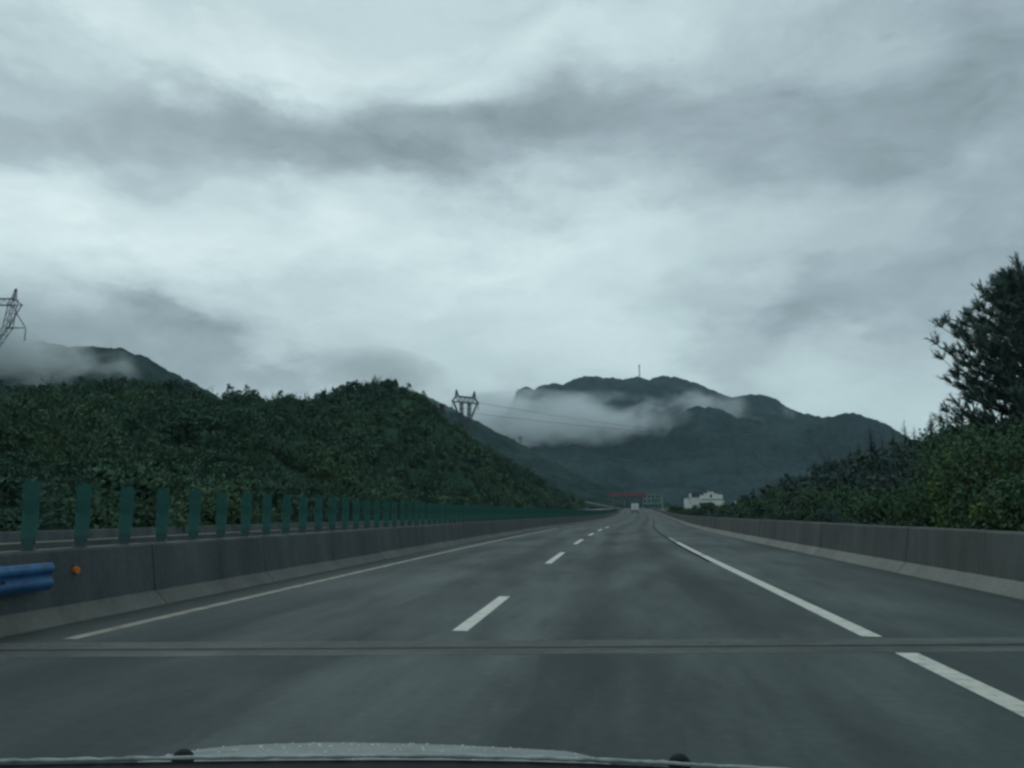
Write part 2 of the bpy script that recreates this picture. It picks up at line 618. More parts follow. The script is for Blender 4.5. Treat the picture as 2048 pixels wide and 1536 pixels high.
# expansion joint: concrete, steel and rubber, concrete
j = empty('expansion_joint')
tag(j, 'pale concrete and dark steel bridge joint running across the wet road', 'road joint')


def jstrip(name, y0, y1, dz, m, h=.012):
    mb = MB(); n = 60
    for i in range(n + 1):
        x = -6.55 + 12.8 * i / n
        w = .03 * fbm(x * 1.3, y0 * 5, 2.0) if m is M['joint_conc'] else .004 * math.sin(i * 2.3)
        mb.v += [P(x, y0 + SK * x + w, dz), P(x, y1 + SK * x - w * .6, dz)]
    for i in range(n):
        mb.f.append((2 * i, 2 * i + 2, 2 * i + 3, 2 * i + 1))
    return mb.build(name, m, j)


jstrip('concrete_band', JY0, JY0 + .24, .0016, M['joint_conc'])
jstrip('concrete_band', JY1 - .34, JY1, .0016, M['joint_conc'])
jstrip('steel_rail', JY0 + .245, JY0 + .33, .0024, M['steel'])
jstrip('steel_rail', JY1 - .43, JY1 - .345, .0024, M['steel'])
jstrip('rubber_seal', JY0 + .335, JY1 - .435, .0018, M['rubber'])


# ------------------------------------------------------------------ concrete barriers
def barrier(name, x, side, ztop, toe_z, toe_dx, y0, y1, seg, label, toe_mat='toe'):
    root = empty(name, P(x, y0))
    root['label'] = label; root['category'] = 'barrier'
    t_in, t_top = toe_dx, toe_dx + .09
    wtop = .24
    wall_prof = [(t_in, toe_z), (t_top, ztop - .03), (t_top + .02, ztop), (t_top + wtop, ztop), (t_top + wtop + .1, toe_z), (t_top + wtop + .1, -.3), (t_in, -.3)]
    toe_prof = [(-.0, -.06), (0.0, .015), (t_in - .002, toe_z), (t_in - .002, -.06)]
    inv = root.matrix_world.copy(); inv.translation = root.location; inv = inv.inverted()
    y = y0
    base = Vector(root.location)
    while y < y1 - .1:
        ln = seg if y < 120 else seg * 2 if y < 260 else seg * 4
        e = min(y1, y + ln)
        for nm, prof, m in (('wall_segment', wall_prof, M['wall_left' if side < 0 else 'wall']), ('toe_segment', toe_prof, M[toe_mat])):
            mb = MB(); n = len(prof); gap = .012
            ya, yb = y + gap, e - gap
            cuts = [ya + (yb - ya) * k / 3 for k in range(4)]
            jit = random.uniform(-.008, .008)
            for yy in cuts:
                for px_, pz_ in prof:
                    q = Vector(P(x + side * (px_ + (jit if nm == 'wall_segment' else jit * .5)), yy, pz_ + (jit if pz_ > .5 else 0)))
                    mb.v.append(tuple(q - base))
            for c in range(3):
                for i in range(n):
                    k = (i + 1) % n
                    fa = (c * n + i, c * n + k, (c + 1) * n + k, (c + 1) * n + i)
                    mb.f.append(fa if side < 0 else fa[::-1])
            mb.f.append(tuple(range(n)) if side > 0 else tuple(reversed(range(n))))
            e0 = 3 * n
            mb.f.append(tuple(e0 + i for i in (reversed(range(n)) if side > 0 else range(n))))
            mb.build(nm, m, root)
        y = e
    return root


barrier('concrete_barrier', 6.1, 1, 1.0, .24, .22, -8, 420, 4.0, 'long grey concrete parapet with pale sloping foot beside the hard shoulder')
barrier('concrete_barrier', -6.4, -1, .87, .20, .20, -8, 420, 4.0, 'dark concrete median barrier carrying the green anti-glare panels', 'toe_dark')
barrier('concrete_barrier', -9.1, 1, .86, .20, .20, -8, 420, 6.0, 'second median barrier glimpsed behind the green anti-glare panels')
tag(strip('median_soil', -9.0, -6.6, -30, 420, -.12, M['soil'], 1), kind='structure')
barrier('concrete_barrier', -22.4, -1, .6, .20, .20, -8, 420, 8.0, 'low concrete barrier at the foot of the shrubby hill')


# anti-glare panels
def make_panel():
    root = empty('anti_glare_panel')
    mb = MB()
    W, H = .09, .74
    prof = []
    for i in range(13):
        t = i / 12
        w = W * (.84 + .16 * math.sin(min(1, t * 2.2) * math.pi / 2)) if t < .95 else W * math.sqrt(max(0, 1 - ((t - .95) / .05) ** 2 * .35))
        prof.append((w, .05 + t * H))
    th = .012
    for s in (-1, 1):
        for w, z in prof:
            bow = .02 * math.sin((z - .05) / H * math.pi)
            for u in (-1, 0, 1):
                mb.v.append((u * w, s * th / 2 + bow + (.018 if u == 0 else 0), z))
    n = len(prof)
    for i in range(n - 1):
        for u in (0, 1):
            a = i * 3 + u; mb.f.append((a, a + 1, a + 4, a + 3))
            b2 = (n + i) * 3 + u; mb.f.append((b2 + 3, b2 + 4, b2 + 1, b2))
        mb.f.append((i * 3, (i + 1) * 3, (n + i + 1) * 3, (n + i) * 3))
        mb.f.append((i * 3 + 2, (n + i) * 3 + 2, (n + i + 1) * 3 + 2, (i + 1) * 3 + 2))
    e = (n - 1) * 3; e2 = (2 * n - 1) * 3
    mb.f.append((e, e + 1, e + 2, e2 + 2, e2 + 1, e2))
    mb.build('blade', M['panel'], root)
    MB().box(-.075, .075, -.05, .05, -.006, .012).box(-.06, .06, -.012, -.004 - .003, .012, .13).build('foot_bracket', M['bracket'], root)
    return root


ordinal = ['first', 'second', 'third', 'fourth', 'fifth', 'sixth', 'seventh', 'eighth', 'ninth', 'tenth', 'eleventh', 'twelfth', 'thirteenth', 'fourteenth',
           'fifteenth', 'sixteenth', 'seventeenth', 'eighteenth', 'nineteenth', 'twentieth'] + ['twenty-' + q for q in ('first', 'second', 'third', 'fourth', 'fifth')]
proto = make_panel()
for k in range(246):
    o = proto if k == 0 else copy_tree(proto)
    Y = 9.47 + k * 1.0
    X = -6.4 - .20 - .09 - .12
    q = P(X, Y, .878)
    o.location = q
    o.rotation_euler = (random.uniform(-.02, .02), random.uniform(-.02, .02), R(14) + random.uniform(-.12, .12))
    if k < 25:
        lab = 'green anti-glare panel on the median barrier, %s from the left edge' % ordinal[k]
    elif k < 60:
        lab = 'narrow green anti-glare panel in the middle stretch of the median row'
    else:
        lab = 'distant green anti-glare panel merging into the far band of the median row'
    tag(o, lab, 'anti-glare panel', 'green anti-glare panels on the median barrier')

# blue W-beam guardrail at the left edge
gr = empty('guardrail', P(-6.4, 4.0))
tag(gr, 'short blue corrugated steel guardrail bolted before the dark median barrier', 'guardrail')
prof = [(0, .0), (.035, .02), (.075, .055), (.08, .075), (.075, .095), (.02, .135), (.012, .155), (.02, .175), (.075, .215), (.08, .235), (.075, .255), (.035, .29), (0, .31)]
mb = MB(); n = len(prof)
ys = [0.0, 1.8, 3.6, 5.0, 5.48]
for y in ys:
    for dx, dz in prof: mb.v.append((-.10 + dx * .55, y, .425 + dz))
for y in ys:
    for dx, dz in prof: mb.v.append((-.104 + dx * .55, y, .425 + dz))
tot = n * len(ys)
for a in range(len(ys) - 1):
    for i in range(n - 1):
        mb.f.append((a * n + i, (a + 1) * n + i, (a + 1) * n + i + 1, a * n + i + 1))
        mb.f.append((tot + a * n + i + 1, tot + (a + 1) * n + i + 1, tot + (a + 1) * n + i, tot + a * n + i))
e = (len(ys) - 1) * n
for i in range(n - 1): mb.f.append((e + i, tot + e + i, tot + e + i + 1, e + i + 1))
mb.build('corrugated_beam', M['blue'], gr, smooth=False)
for y in (.6, 2.6, 4.6):
    MB().box(-.26, -.096, y, y + .12, .46, .64).build('spacer_block', M['bracket'], gr)
    MB().tube([(-.1, y + .06, .565), (-.055, y + .06, .565)], .018, 6).build('bolt', M['steel'], gr)
rf = empty('reflector', P(-6.645, 10.15, .60))
tag(rf, 'small orange reflector on the median barrier just past the blue guardrail', 'reflector')
mb = MB(); mb.tube([(0, .0, 0), (.045, -.012, 0)], [.05, .042], 10)
mb.build('lens', M['orange'], rf)
MB().box(-.02, .0, -.03, .03, -.06, .06).build('mount', M['bracket'], rf)


# ------------------------------------------------------------------ hills and mountains
TREES_BVH = {}


def loft(name, ridge, toe, nu, nt, mat_, amp, nscale, fine, fscale, back=(60, .6), prof_pow=1.0, smooth=True, seed=0.0, drop=0.0):
    """ridge: list of (px,py,Y) seen crest points -> world; toe: function(i01, ridge_point) -> (X,Y,z)"""
    rp = [at(*q) for q in ridge]
    tt = np.linspace(0, 1, len(rp))
    arr = np.array([tuple(p) for p in rp])
    L = np.concatenate([[0], np.cumsum(np.linalg.norm(np.diff(arr, axis=0), axis=1))]); L /= L[-1]
    V = []
    nb = max(4, nt // 3)
    for i in range(nu):
        t = i / (nu - 1)
        r = Vector([float(np.interp(t, L, arr[:, k])) for k in range(3)])
        r.z -= drop
        tx, ty, tz = toe(t, r)
        for k in range(nt + nb):
            if k < nt:
                u = k / (nt - 1)
                x = tx + (r.x - tx) * u; y = ty + (r.y - ty) * u
                h = u ** prof_pow
                h = h * .75 + .25 * (1 - (1 - u) ** 2)
                z = tz + (r.z - tz) * h
                env = math.sin(min(1, u) * math.pi) ** .8 if u < 1 else 0
            else:
                u = (k - nt + 1) / nb
                d = Vector((r.x - tx, r.y - ty, 0)).normalized()
                x = r.x + d.x * back[0] * u; y = r.y + d.y * back[0] * u
                z = r.z - (r.z - tz) * back[1] * u * u - .02 * back[0] * u
                env = .4 * u
            a = (fbm(x / nscale + seed, y / nscale, seed * 3, 4) * env + fbm(x * 4 / nscale, y * 4 / nscale + seed, 1.7, 3) * .16) * amp
            f = fbm(x / fscale, y / fscale + seed, z / fscale, 3) * fine * (1 if .02 < (k / nt) else 0)
            V.append((x, y, z + a + f))
    w = nt + nb
    F = [(i * w + k, (i + 1) * w + k, (i + 1) * w + k + 1, i * w + k + 1) for i in range(nu - 1) for k in range(w - 1)]
    V = np.array(V)
    # keep faces looking up
    o = np_mesh(name, V, F, mat_, smooth=smooth)
    n0 = o.data.polygons[len(F) // 2].normal
    if n0.z < 0: o.data.flip_normals()
    tag(o, kind='structure')
    bvh = BVHTree.FromPolygons([tuple(v) for v in V.tolist()], F)
    return o, V, np.array(F), bvh


def height(bvhs, x, y, default=None):
    best = default
    for b in bvhs:
        hit = b.ray_cast(Vector((x, y, 3000)), Vector((0, 0, -1)))
        if hit[0] is not None and (best is None or hit[0].z > best): best = hit[0].z
    return best


lh_ridge = [(-420, 800, 60), (-150, 792, 82), (0, 782, 95), (150, 768, 112), (300, 770, 130), (430, 792, 148), (520, 787, 165), (575, 797, 180), (640, 800, 195),
            (700, 770, 215), (750, 762, 230), (790, 765, 238), (830, 797, 246), (880, 838, 258), (960, 888, 285), (1060, 950, 345), (1120, 985, 420), (1165, 1008, 500)]


def lh_toe(t, r):
    y = r.y * (.62 + .28 * t)
    return (-24.0 + off(y), y, zr(y) - .5)


hill_l, HLV, HLF, hl_bvh = loft('hill', lh_ridge, lh_toe, 150, 44, M['hill'], 4.5, 26.0, .5, 4.0, back=(55, .5), prof_pow=.95, drop=1.6)

rh_ridge = [(1400, 1024, 330), (1470, 1014, 290), (1520, 1000, 262), (1580, 978, 235), (1640, 955, 215), (1720, 922, 195), (1800, 888, 175), (1880, 862, 155), (1950, 845, 140), (2048, 825, 118), (2200, 800, 98), (2450, 790, 80)]


def rh_toe(t, r):
    y = r.y * (.72 - .28 * t)
    return (12.0 + 6 * t + off(y), y, zr(y) - .5)


hill_r, HRV, HRF, hr_bvh = loft('hill', rh_ridge, rh_toe, 110, 34, M['hill'], 2.5, 22.0, .4, 4.0, back=(60, .3), drop=3.4, seed=3.1)

# wooded ridges and the mountain in the valley head
ma_ridge = [(-420, 600, 640), (-200, 640, 660), (-60, 668, 680), (60, 682, 700), (160, 694, 720), (240, 698, 735), (290, 712, 745), (350, 745, 760), (420, 786, 780), (490, 830, 800), (600, 900, 830)]
mtn_a, _, _, ma_bvh = loft('mountain', ma_ridge, lambda t, r: (r.x * .82 + 30, r.y * .62, 2.0), 240, 60, M['mid_mtn'], 16, 110, 1.6, 5.0, back=(260, .5), seed=5.2)
mb_ridge = [(480, 850, 900), (600, 830, 920), (690, 800, 940), (770, 772, 960), (820, 780, 970), (860, 797, 980), (900, 814, 990), (950, 842, 1000), (1000, 868, 1010), (1050, 893, 1020), (1090, 922, 1030), (1140, 960, 1050), (1190, 990, 1080), (1240, 1012, 1120)]
mtn_b, _, _, mb_bvh = loft('mountain', mb_ridge, lambda t, r: (r.x + 30 + 40 * t, r.y * .56, 4.0), 240, 60, M['mid_mtn'], 14, 110, 1.8, 5.0, back=(300, .5), seed=7.7)
mc_ridge = [(880, 880, 2500), (960, 850, 2450), (1010, 830, 2420), (1026, 806, 2410), (1034, 786, 2405), (1050, 780, 2400), (1068, 784, 2395), (1085, 771, 2395), (1105, 765, 2390), (1125, 771, 2390), (1145, 762, 2385), (1165, 756, 2380), (1190, 752, 2380), (1215, 755, 2375), (1245, 757, 2370),
            (1262, 757, 2370), (1276, 753, 2365), (1298, 757, 2360), (1328, 749, 2350), (1350, 751, 2350), (1380, 760, 2340), (1410, 775, 2330), (1440, 788, 2320), (1470, 799, 2310), (1492, 804, 2300), (1512, 804, 2290), (1540, 814, 2270), (1565, 829, 2250), (1590, 848, 2220),
            (1612, 843, 2200), (1635, 844, 2190), (1665, 853, 2180), (1700, 866, 2160), (1750, 873, 2140), (1820, 885, 2120), (1950, 900, 2080), (2150, 900, 2000), (2500, 880, 1900)]
mtn_c, _, _, mc_bvh = loft('mountain', mc_ridge, lambda t, r: (r.x * .86 + 40, r.y * .52, 4.0), 420, 110, M['far_mtn'], 75, 300, 3.6, 11.0, back=(700, .6), prof_pow=1.15, seed=1.3)
# a darker spur standing before the main summit
ms_ridge = [(1120, 850, 2080), (1170, 822, 2080), (1215, 800, 2080), (1250, 792, 2075), (1285, 782, 2070), (1305, 777, 2065), (1330, 786, 2060), (1360, 808, 2050), (1410, 840, 2030), (1480, 880, 2000)]
loft('mountain_spur', ms_ridge, lambda t, r: (r.x * .9 + 30, r.y * .7, 4.0), 130, 60, M['far_mtn'], 26, 220, 2.6, 9.0, back=(250, .7), seed=9.3)


# ------------------------------------------------------------------ vegetation
def leaf_cloud(n, spread, size, flat=1.0, up=.3, seed=0, long=1.7):
    """n leaf quads in an ellipsoid -> V (4n,3), F (n,4)"""
    g = np.random.default_rng(seed)
    d = g.normal(size=(n, 3)); d /= np.linalg.norm(d, axis=1)[:, None]
    r = g.uniform(.35, 1.0, n) ** .6
    c = d * r[:, None] * np.array(spread)
    a = g.normal(size=(n, 3)) + np.array([0, 0, up]); a /= np.linalg.norm(a, axis=1)[:, None]
    b = np.cross(a, g.normal(size=(n, 3))); b /= np.linalg.norm(b, axis=1)[:, None]
    s = size * g.uniform(.6, 1.4, n)[:, None]
    A = a * s * long * .5; B = b * s * .5
    V = np.stack([c - A, c + B * .9, c + A, c - B * .9], 1).reshape(-1, 3)
    F = np.arange(4 * n).reshape(-1, 4)
    return V, F


def shrub_proto(seed, kind, mult, lsz):
    mult, lsz = mult * 2.1, lsz * .82
    """one plant; mult more and lsz smaller leaves for plants nearer the road"""
    g = np.random.default_rng(seed)
    Vs = []
    if kind == 'round':
        for k in range(6):
            V, F = leaf_cloud(int(11 * mult), (.5, .5, .42), .36 * lsz, seed=seed * 31 + k)
            Vs.append(V + np.array([g.normal() * .4, g.normal() * .4, .5 + g.uniform(-.1, .6)]))
    elif kind == 'feather':       # bamboo-like upright plumes
        for k in range(7):
            lean = g.normal(size=2) * .28
            hgt = g.uniform(1.0, 2.0)
            nn = int(9 * mult)
            t = np.linspace(.2, 1, nn)
            o = g.normal(size=2) * .35
            c = np.stack([lean[0] * t ** 2 * hgt + o[0], lean[1] * t ** 2 * hgt + o[1], t * hgt], 1) + g.normal(size=(nn, 3)) * .16 * (1.1 - t)[:, None]
            a = g.normal(size=(nn, 3)) * .6 + np.array([lean[0] * 2, lean[1] * 2, .5]); a /= np.linalg.norm(a, axis=1)[:, None]
            b = np.cross(a, g.normal(size=(nn, 3))); b /= np.linalg.norm(b, axis=1)[:, None]
            s = (.42 * lsz * (1.2 - t * .7))[:, None]
            Vs.append(np.stack([c - a * s * .6, c + b * s * .27, c + a * s, c - b * s * .27], 1).reshape(-1, 3))
    else:                          # small tree crown
        for k in range(8):
            V, F = leaf_cloud(int(12 * mult), (.55, .55, .48), .40 * lsz, seed=seed * 17 + k)
            Vs.append(V + np.array([g.normal() * .55, g.normal() * .55, 1.2 + g.uniform(-.7, .9)]))
    V = np.concatenate(Vs).reshape(-1, 4, 3)
    tip, base, side = V[:, 2], V[:, 0], (V[:, 1] - V[:, 3]) * .62          # one pointed leaf each
    return np.stack([base - side, base + side, tip], 1).reshape(-1, 3)


KINDS_ = ((1, 'round'), (2, 'round'), (3, 'feather'), (4, 'feather'), (5, 'tree'), (6, 'feather'), (7, 'tree'))
LODS = [(45, [shrub_proto(s, k, 4.5, .36) for s, k in KINDS_]), (110, [shrub_proto(s, k, 3.3, .37) for s, k in KINDS_]), (190, [shrub_proto(s, k, 1.7, .55) for s, k in KINDS_]), (1e9, [shrub_proto(s, k, .9, .82) for s, k in KINDS_])]


def scatter_on(V, F, n, smin, smax, weights, seed, power=1.6, keep=None):
    g = np.random.default_rng(seed)
    if keep is not None: F = F[keep]
    q = V[F]
    area = np.linalg.norm(np.cross(q[:, 1] - q[:, 0], q[:, 3] - q[:, 0]), axis=1)
    cen = q.mean(1)
    dist = np.linalg.norm(cen[:, :2], axis=1)
    w = area / np.maximum(40, dist) ** power          # plants stand thicker near the road
    w /= w.sum()
    idx = g.choice(len(F), n, p=w)
    u, v = g.random(n), g.random(n)
    a, b, c, d = (q[idx, k] for k in range(4))
    pts = (a * ((1 - u) * (1 - v))[:, None] + b * (u * (1 - v))[:, None] + c * (u * v)[:, None] + d * ((1 - u) * v)[:, None])
    kinds = g.choice(len(KINDS_), n, p=np.array(weights) / sum(weights))
    dd = np.linalg.norm(pts[:, :2], axis=1)
    outV = []; lo = 0
    for hi, protos in LODS:
        for k in range(len(KINDS_)):
            sel = np.where((kinds == k) & (dd >= lo) & (dd < hi))[0]
            if not len(sel): continue
            PV = protos[k]
            ang = g.uniform(0, 2 * np.pi, len(sel)); s = g.uniform(smin, smax, len(sel)) * g.choice([.75, 1, 1.2], len(sel))
            ca, sa = np.cos(ang) * s, np.sin(ang) * s
            X = PV[None, :, 0] * ca[:, None] - PV[None, :, 1] * sa[:, None]
            Y = PV[None, :, 0] * sa[:, None] + PV[None, :, 1] * ca[:, None]
            Z = PV[None, :, 2] * (s * g.uniform(.8, 1.2, len(sel)))[:, None]
            W = np.stack([X, Y, Z], 2) + pts[sel][:, None, :] + np.array([0, 0, -.15])
            outV.append(W.reshape(-1, 3))
        lo = hi
    W = np.concatenate(outV)
    return W, np.arange(len(W)).reshape(-1, 3)


def front(nu, nt, extra=3):
    w = nt + max(4, nt // 3)
    return np.array([k < nt + extra for i in range(nu - 1) for k in range(w - 1)])


W, F = scatter_on(HLV, HLF, 5150, .75, 1.45, [3, 3, 4, 4, 1.2, 3, 1.2], 11, 1.25, front(150, 44))
tag(np_mesh('hillside_shrubs', W, F, M['shrub']), 'dense dark green shrubs and bamboo covering the rounded hill', 'shrubs', kind='stuff')
W, F = scatter_on(HRV, HRF, 1700, .6, 1.5, [2, 2, 1.5, 1.5, 4, 1, 4], 12, 1.3, front(110, 34))
tag(np_mesh('hillside_woodland', W, F, M['forest']), 'dark dense woodland covering the slope behind the concrete parapet', 'woodland', kind='stuff')


def conifer(seed, H, rad, label_name='conifer_tree'):
    g = np.random.default_rng(seed)
    root = empty(label_name)
    MB().tube([(0, 0, -.4), (.02, 0, H * .5), (0, .03, H * .97)], [H * .018, H * .011, .02], 7).build('trunk', M['bark'], root)
    Vs = []
    layers = int(H * 2.6)
    for i in range(layers):
        t = i / (layers - 1)
        z = H * (.16 + .84 * t)
        rr = rad * (1 - t) ** .8 * g.uniform(.8, 1.15) + .08
        nb = max(4, int(9 * (1 - t) + 3))
        for k in range(nb):
            th = g.uniform(0, 2 * np.pi); dirv = np.array([math.cos(th), math.sin(th), -.18 + .35 * t])
            L = rr * g.uniform(.7, 1.15)
            side = np.array([-math.sin(th), math.cos(th), 0])
            for q in range(4):
                f = (q + .6) / 4
                c = np.array([0, 0, z]) + dirv * L * f + np.array([0, 0, -.12 * L * f * f])
                s = .26 * L * (1.25 - f * .6) + .06
                tilt = g.normal(size=3) * .25
                a = dirv * s * .9 + tilt * s; b_ = side * s * .55 + np.array([0, 0, -.25 * s]) + tilt * s * .4
                Vs.append(np.stack([c - a, c + b_, c + a, c - b_]))
    V = np.concatenate(Vs)
    np_mesh('crown', V, np.arange(len(V)).reshape(-1, 4), M['conifer'], root)
    return root


cons = [conifer(21, 7.0, 1.5), conifer(22, 6.0, 1.5), conifer(23, 8.0, 1.7)]
used = [False] * 3
spots = [(1445, 262), (1478, 255), (1505, 250), (1532, 243), (1548, 236), (1575, 232), (1590, 226), (1612, 220), (1640, 214), (1668, 208), (1672, 201), (1690, 199), (1702, 195), (1735, 188), (1752, 183),
         (1768, 180), (1790, 174), (1815, 168), (1834, 163), (1848, 160), (1858, 156), (1868, 154), (1885, 150), (1902, 146), (1924, 141),
         (1560, 215), (1600, 200), (1650, 188), (1700, 175), (1745, 162), (1790, 150), (1840, 142), (1870, 130), (1625, 190), (1520, 225), (1720, 150), (1770, 140), (1660, 165)]
for i, (px, Y) in enumerate(spots):
    p = at(px, 950, Y)
    z = height([hr_bvh], p.x, Y)
    if z is None: continue
    k = i % 3
    o = cons[k] if not used[k] else copy_tree(cons[k])
    used[k] = True
    s = random.uniform(.6, 1.05)
    o.location = (p.x, Y, z - .1); o.scale = (s, s, s * random.uniform(.9, 1.15)); o.rotation_euler = (0, 0, random.uniform(0, 6.28))
    if i < 25:
        tag(o, 'small dark conifer standing on the skyline of the wooded slope', 'conifer', 'conifers on the crest of the wooded slope')
    else:
        tag(o, 'dark conifer growing on the face of the wooded slope', 'conifer', 'conifers on the face of the wooded slope')


def pine_tree():
    """tall pine at the right edge: up-swept branches carrying needle tufts"""
    g = np.random.default_rng(5)
    H = 9.9
    base = at(2112, 1026, 33.0); base.z = 0.3
    root = empty('pine_tree', base)
    tag(root, 'tall dark pine with upswept needle tufts at the right edge', 'pine')
    MB().tube([(0, 0, -.9), (.05, .02, 3), (-.05, .05, 7), (-.12, 0, 10), (-.25, .0, H - .3)], [.19, .16, .11, .07, .02], 9).build('trunk', M['bark'], root)
    br = MB(); Vs = []
    nb = 340
    for i in range(nb):
        t = (i + g.random()) / nb
        z = 1.6 + (H - 1.9) * t
        env = float(np.interp(z, [1.6, 3.5, 5.0, 6.6, 7.6, 8.6, 9.4, 9.9], [3.1, 3.3, 3.2, 3.2, 2.6, 1.8, 1.3, .6]))
        th = g.uniform(0, 2 * np.pi)
        L = env * g.uniform(.65, 1.1)
        rise = g.uniform(.35, .95)
        p0 = np.array([0, 0, z - L * .25])
        n = 7
        pts = []
        for k in range(n):
            f = k / (n - 1)
            pts.append(p0 + np.array([math.cos(th) * L * f, math.sin(th) * L * f, rise * L * (f ** 1.7) * .75]) + g.normal(size=3) * .03)
        br.tube([tuple(p) for p in pts], [.028 * (1 - .75 * k / (n - 1)) + .004 for k in range(n)], 4, False)
        for k in range(2, n):
            for side in range(6):
                # short twig with a needle tuft
                d = (pts[min(k + 1, n - 1)] - pts[k - 1]); d = d / np.linalg.norm(d)
                o = g.normal(size=3) * .55; o[2] = abs(o[2]) * .6 + .1
                td = d * .9 + o; td /= np.linalg.norm(td)
                tl = g.uniform(.25, .55)
                for q in range(18):
                    c = pts[k] + td * tl * (q / 17.0)
                    nd = td * .85 + g.normal(size=3) * .42; nd /= np.linalg.norm(nd)
                    wv = np.cross(nd, g.normal(size=3)); wv /= np.linalg.norm(wv)
                    nl = g.uniform(.14, .27); w = .019
                    Vs.append(np.stack([c - wv * w, c + wv * w, c + nd * nl]))
    br.build('branches', M['bark'], root)
    V = np.concatenate(Vs)
    np_mesh('crown', V, np.arange(len(V)).reshape(-1, 3), M['pine'], root)


pine_tree()


def broad_shrub(name, loc, H, rad, n, size, m, label, cat, group=None, seed=0, trunk=.05):
    g = np.random.default_rng(seed)
    root = empty(name, loc)
    tag(root, label, cat, group)
    st = MB(); Vs = []
    clumps = max(6, n // 70)
    for k in range(clumps):
        th = g.uniform(0, 2 * np.pi); f = g.uniform(.15, 1) ** .6
        zc = H * g.uniform(.28, .95)
        rr = rad * f * math.sqrt(max(.12, 1 - ((zc / H - .5) / .55) ** 2))
        c = np.array([math.cos(th) * rr, math.sin(th) * rr, zc])
        st.tube([(0, 0, -.3), (c[0] * .35, c[1] * .35, zc * .55), tuple(c)], [trunk, trunk * .6, trunk * .15], 5, False)
        V, F = leaf_cloud(70, (rad * .36, rad * .36, H * .13), size, seed=seed * 101 + k, up=.1)
        Vs.append(V + c)
    st.build('trunk', M['bark'], root)
    V = np.concatenate(Vs)
    np_mesh('crown', V, np.arange(len(V)).reshape(-1, 4), m, root)
    return root


def stand(px, Y, z=None):
    p = at(px, 1026, Y)
    zz = height([hr_bvh], p.x, Y)
    g0 = zr(Y) - .42
    return (p.x, Y, max(g0, zz if zz is not None else -9) - .05 if z is None else z)


rl = 'roadside bushes behind the parapet'
bs_list = [
    (2010, 26, 4.2, 1.7, 'leaf', 'tall leafy bush below the pine at the right edge'),
    (1935, 30, 4.6, 1.6, 'leaf', 'dark leafy tree just left of the tall pine'),
    (1975, 27, 3.2, 1.0, 'bright', 'yellow-green bush in front of the tall pine'),
    (1925, 28, 3.4, .8, 'bright', 'pale green leafy sapling at the foot of the pine'),
    (1985, 24, 2.0, .6, 'bright', 'small bright yellow-green bush close above the parapet'),
    (2060, 23, 2.6, 1.2, 'leaf', 'dense bush cut off by the right edge above the parapet'),
    (1860, 38, 3.0, 1.6, 'leaf', 'broad dark bush behind the parapet, first left of the pine'),
    (1790, 48, 3.2, 1.9, 'leaf', 'broad dark bush behind the parapet, second left of the pine'),
    (1720, 60, 3.4, 2.2, 'leaf', 'broad dark bush behind the parapet, third left of the pine'),
    (1650, 75, 3.6, 2.4, 'leaf', 'broad dark bush behind the parapet, fourth left of the pine'),
    (1590, 92, 3.8, 2.6, 'leaf', 'broad dark bush behind the parapet, fifth left of the pine'),
    (1540, 112, 3.2, 2.6, 'leaf', 'broad bush behind the parapet, right of the white house'),
    (1500, 135, 2.9, 2.6, 'leaf', 'rounded bush just right of the white house'),
    (1455, 165, 2.3, 2.6, 'leaf', 'olive bush below the right end of the white house'),
    (1415, 200, 3.5, 2.2, 'leaf', 'dark round bush right before the white house wall'),
    (1385, 215, 2.3, 2.6, 'leaf', 'low bush below the left end of the white house'),
    (1355, 225, 2.6, 2.2, 'leaf', 'dark bush beside the green sign post'),
    (1340, 250, 1.7, 1.6, 'leaf', 'small bush at the foot of the green sign post'),
]
for i, (px, Y, H, rad, mk, lab) in enumerate(bs_list):
    big = Y < 40
    broad_shrub('bush', stand(px, Y), H, rad, 5600 if big else 2100, .082 if big else .075 + Y * .0013, M[mk], lab, 'bush', rl, 40 + i)

# low growth between the parapet and the slope
ys_ = np.array([[x + off(y), y, zr(y) - .42] for y in np.linspace(16, 330, 60) for x in (8.0, 11.0, 15.0, 20.0)]).reshape(60, 4, 3)
Fg = [(i * 4 + k, i * 4 + k + 1, (i + 1) * 4 + k + 1, (i + 1) * 4 + k) for i in range(59) for k in range(3)]
W, F = scatter_on(ys_.reshape(-1, 3), np.array(Fg), 520, .4, .9, [4, 4, 2, 2, .3, 2, .3], 14)
tag(np_mesh('verge_undergrowth', W, F, M['forest']), 'low dark undergrowth along the back of the concrete parapet', 'undergrowth', kind='stuff')


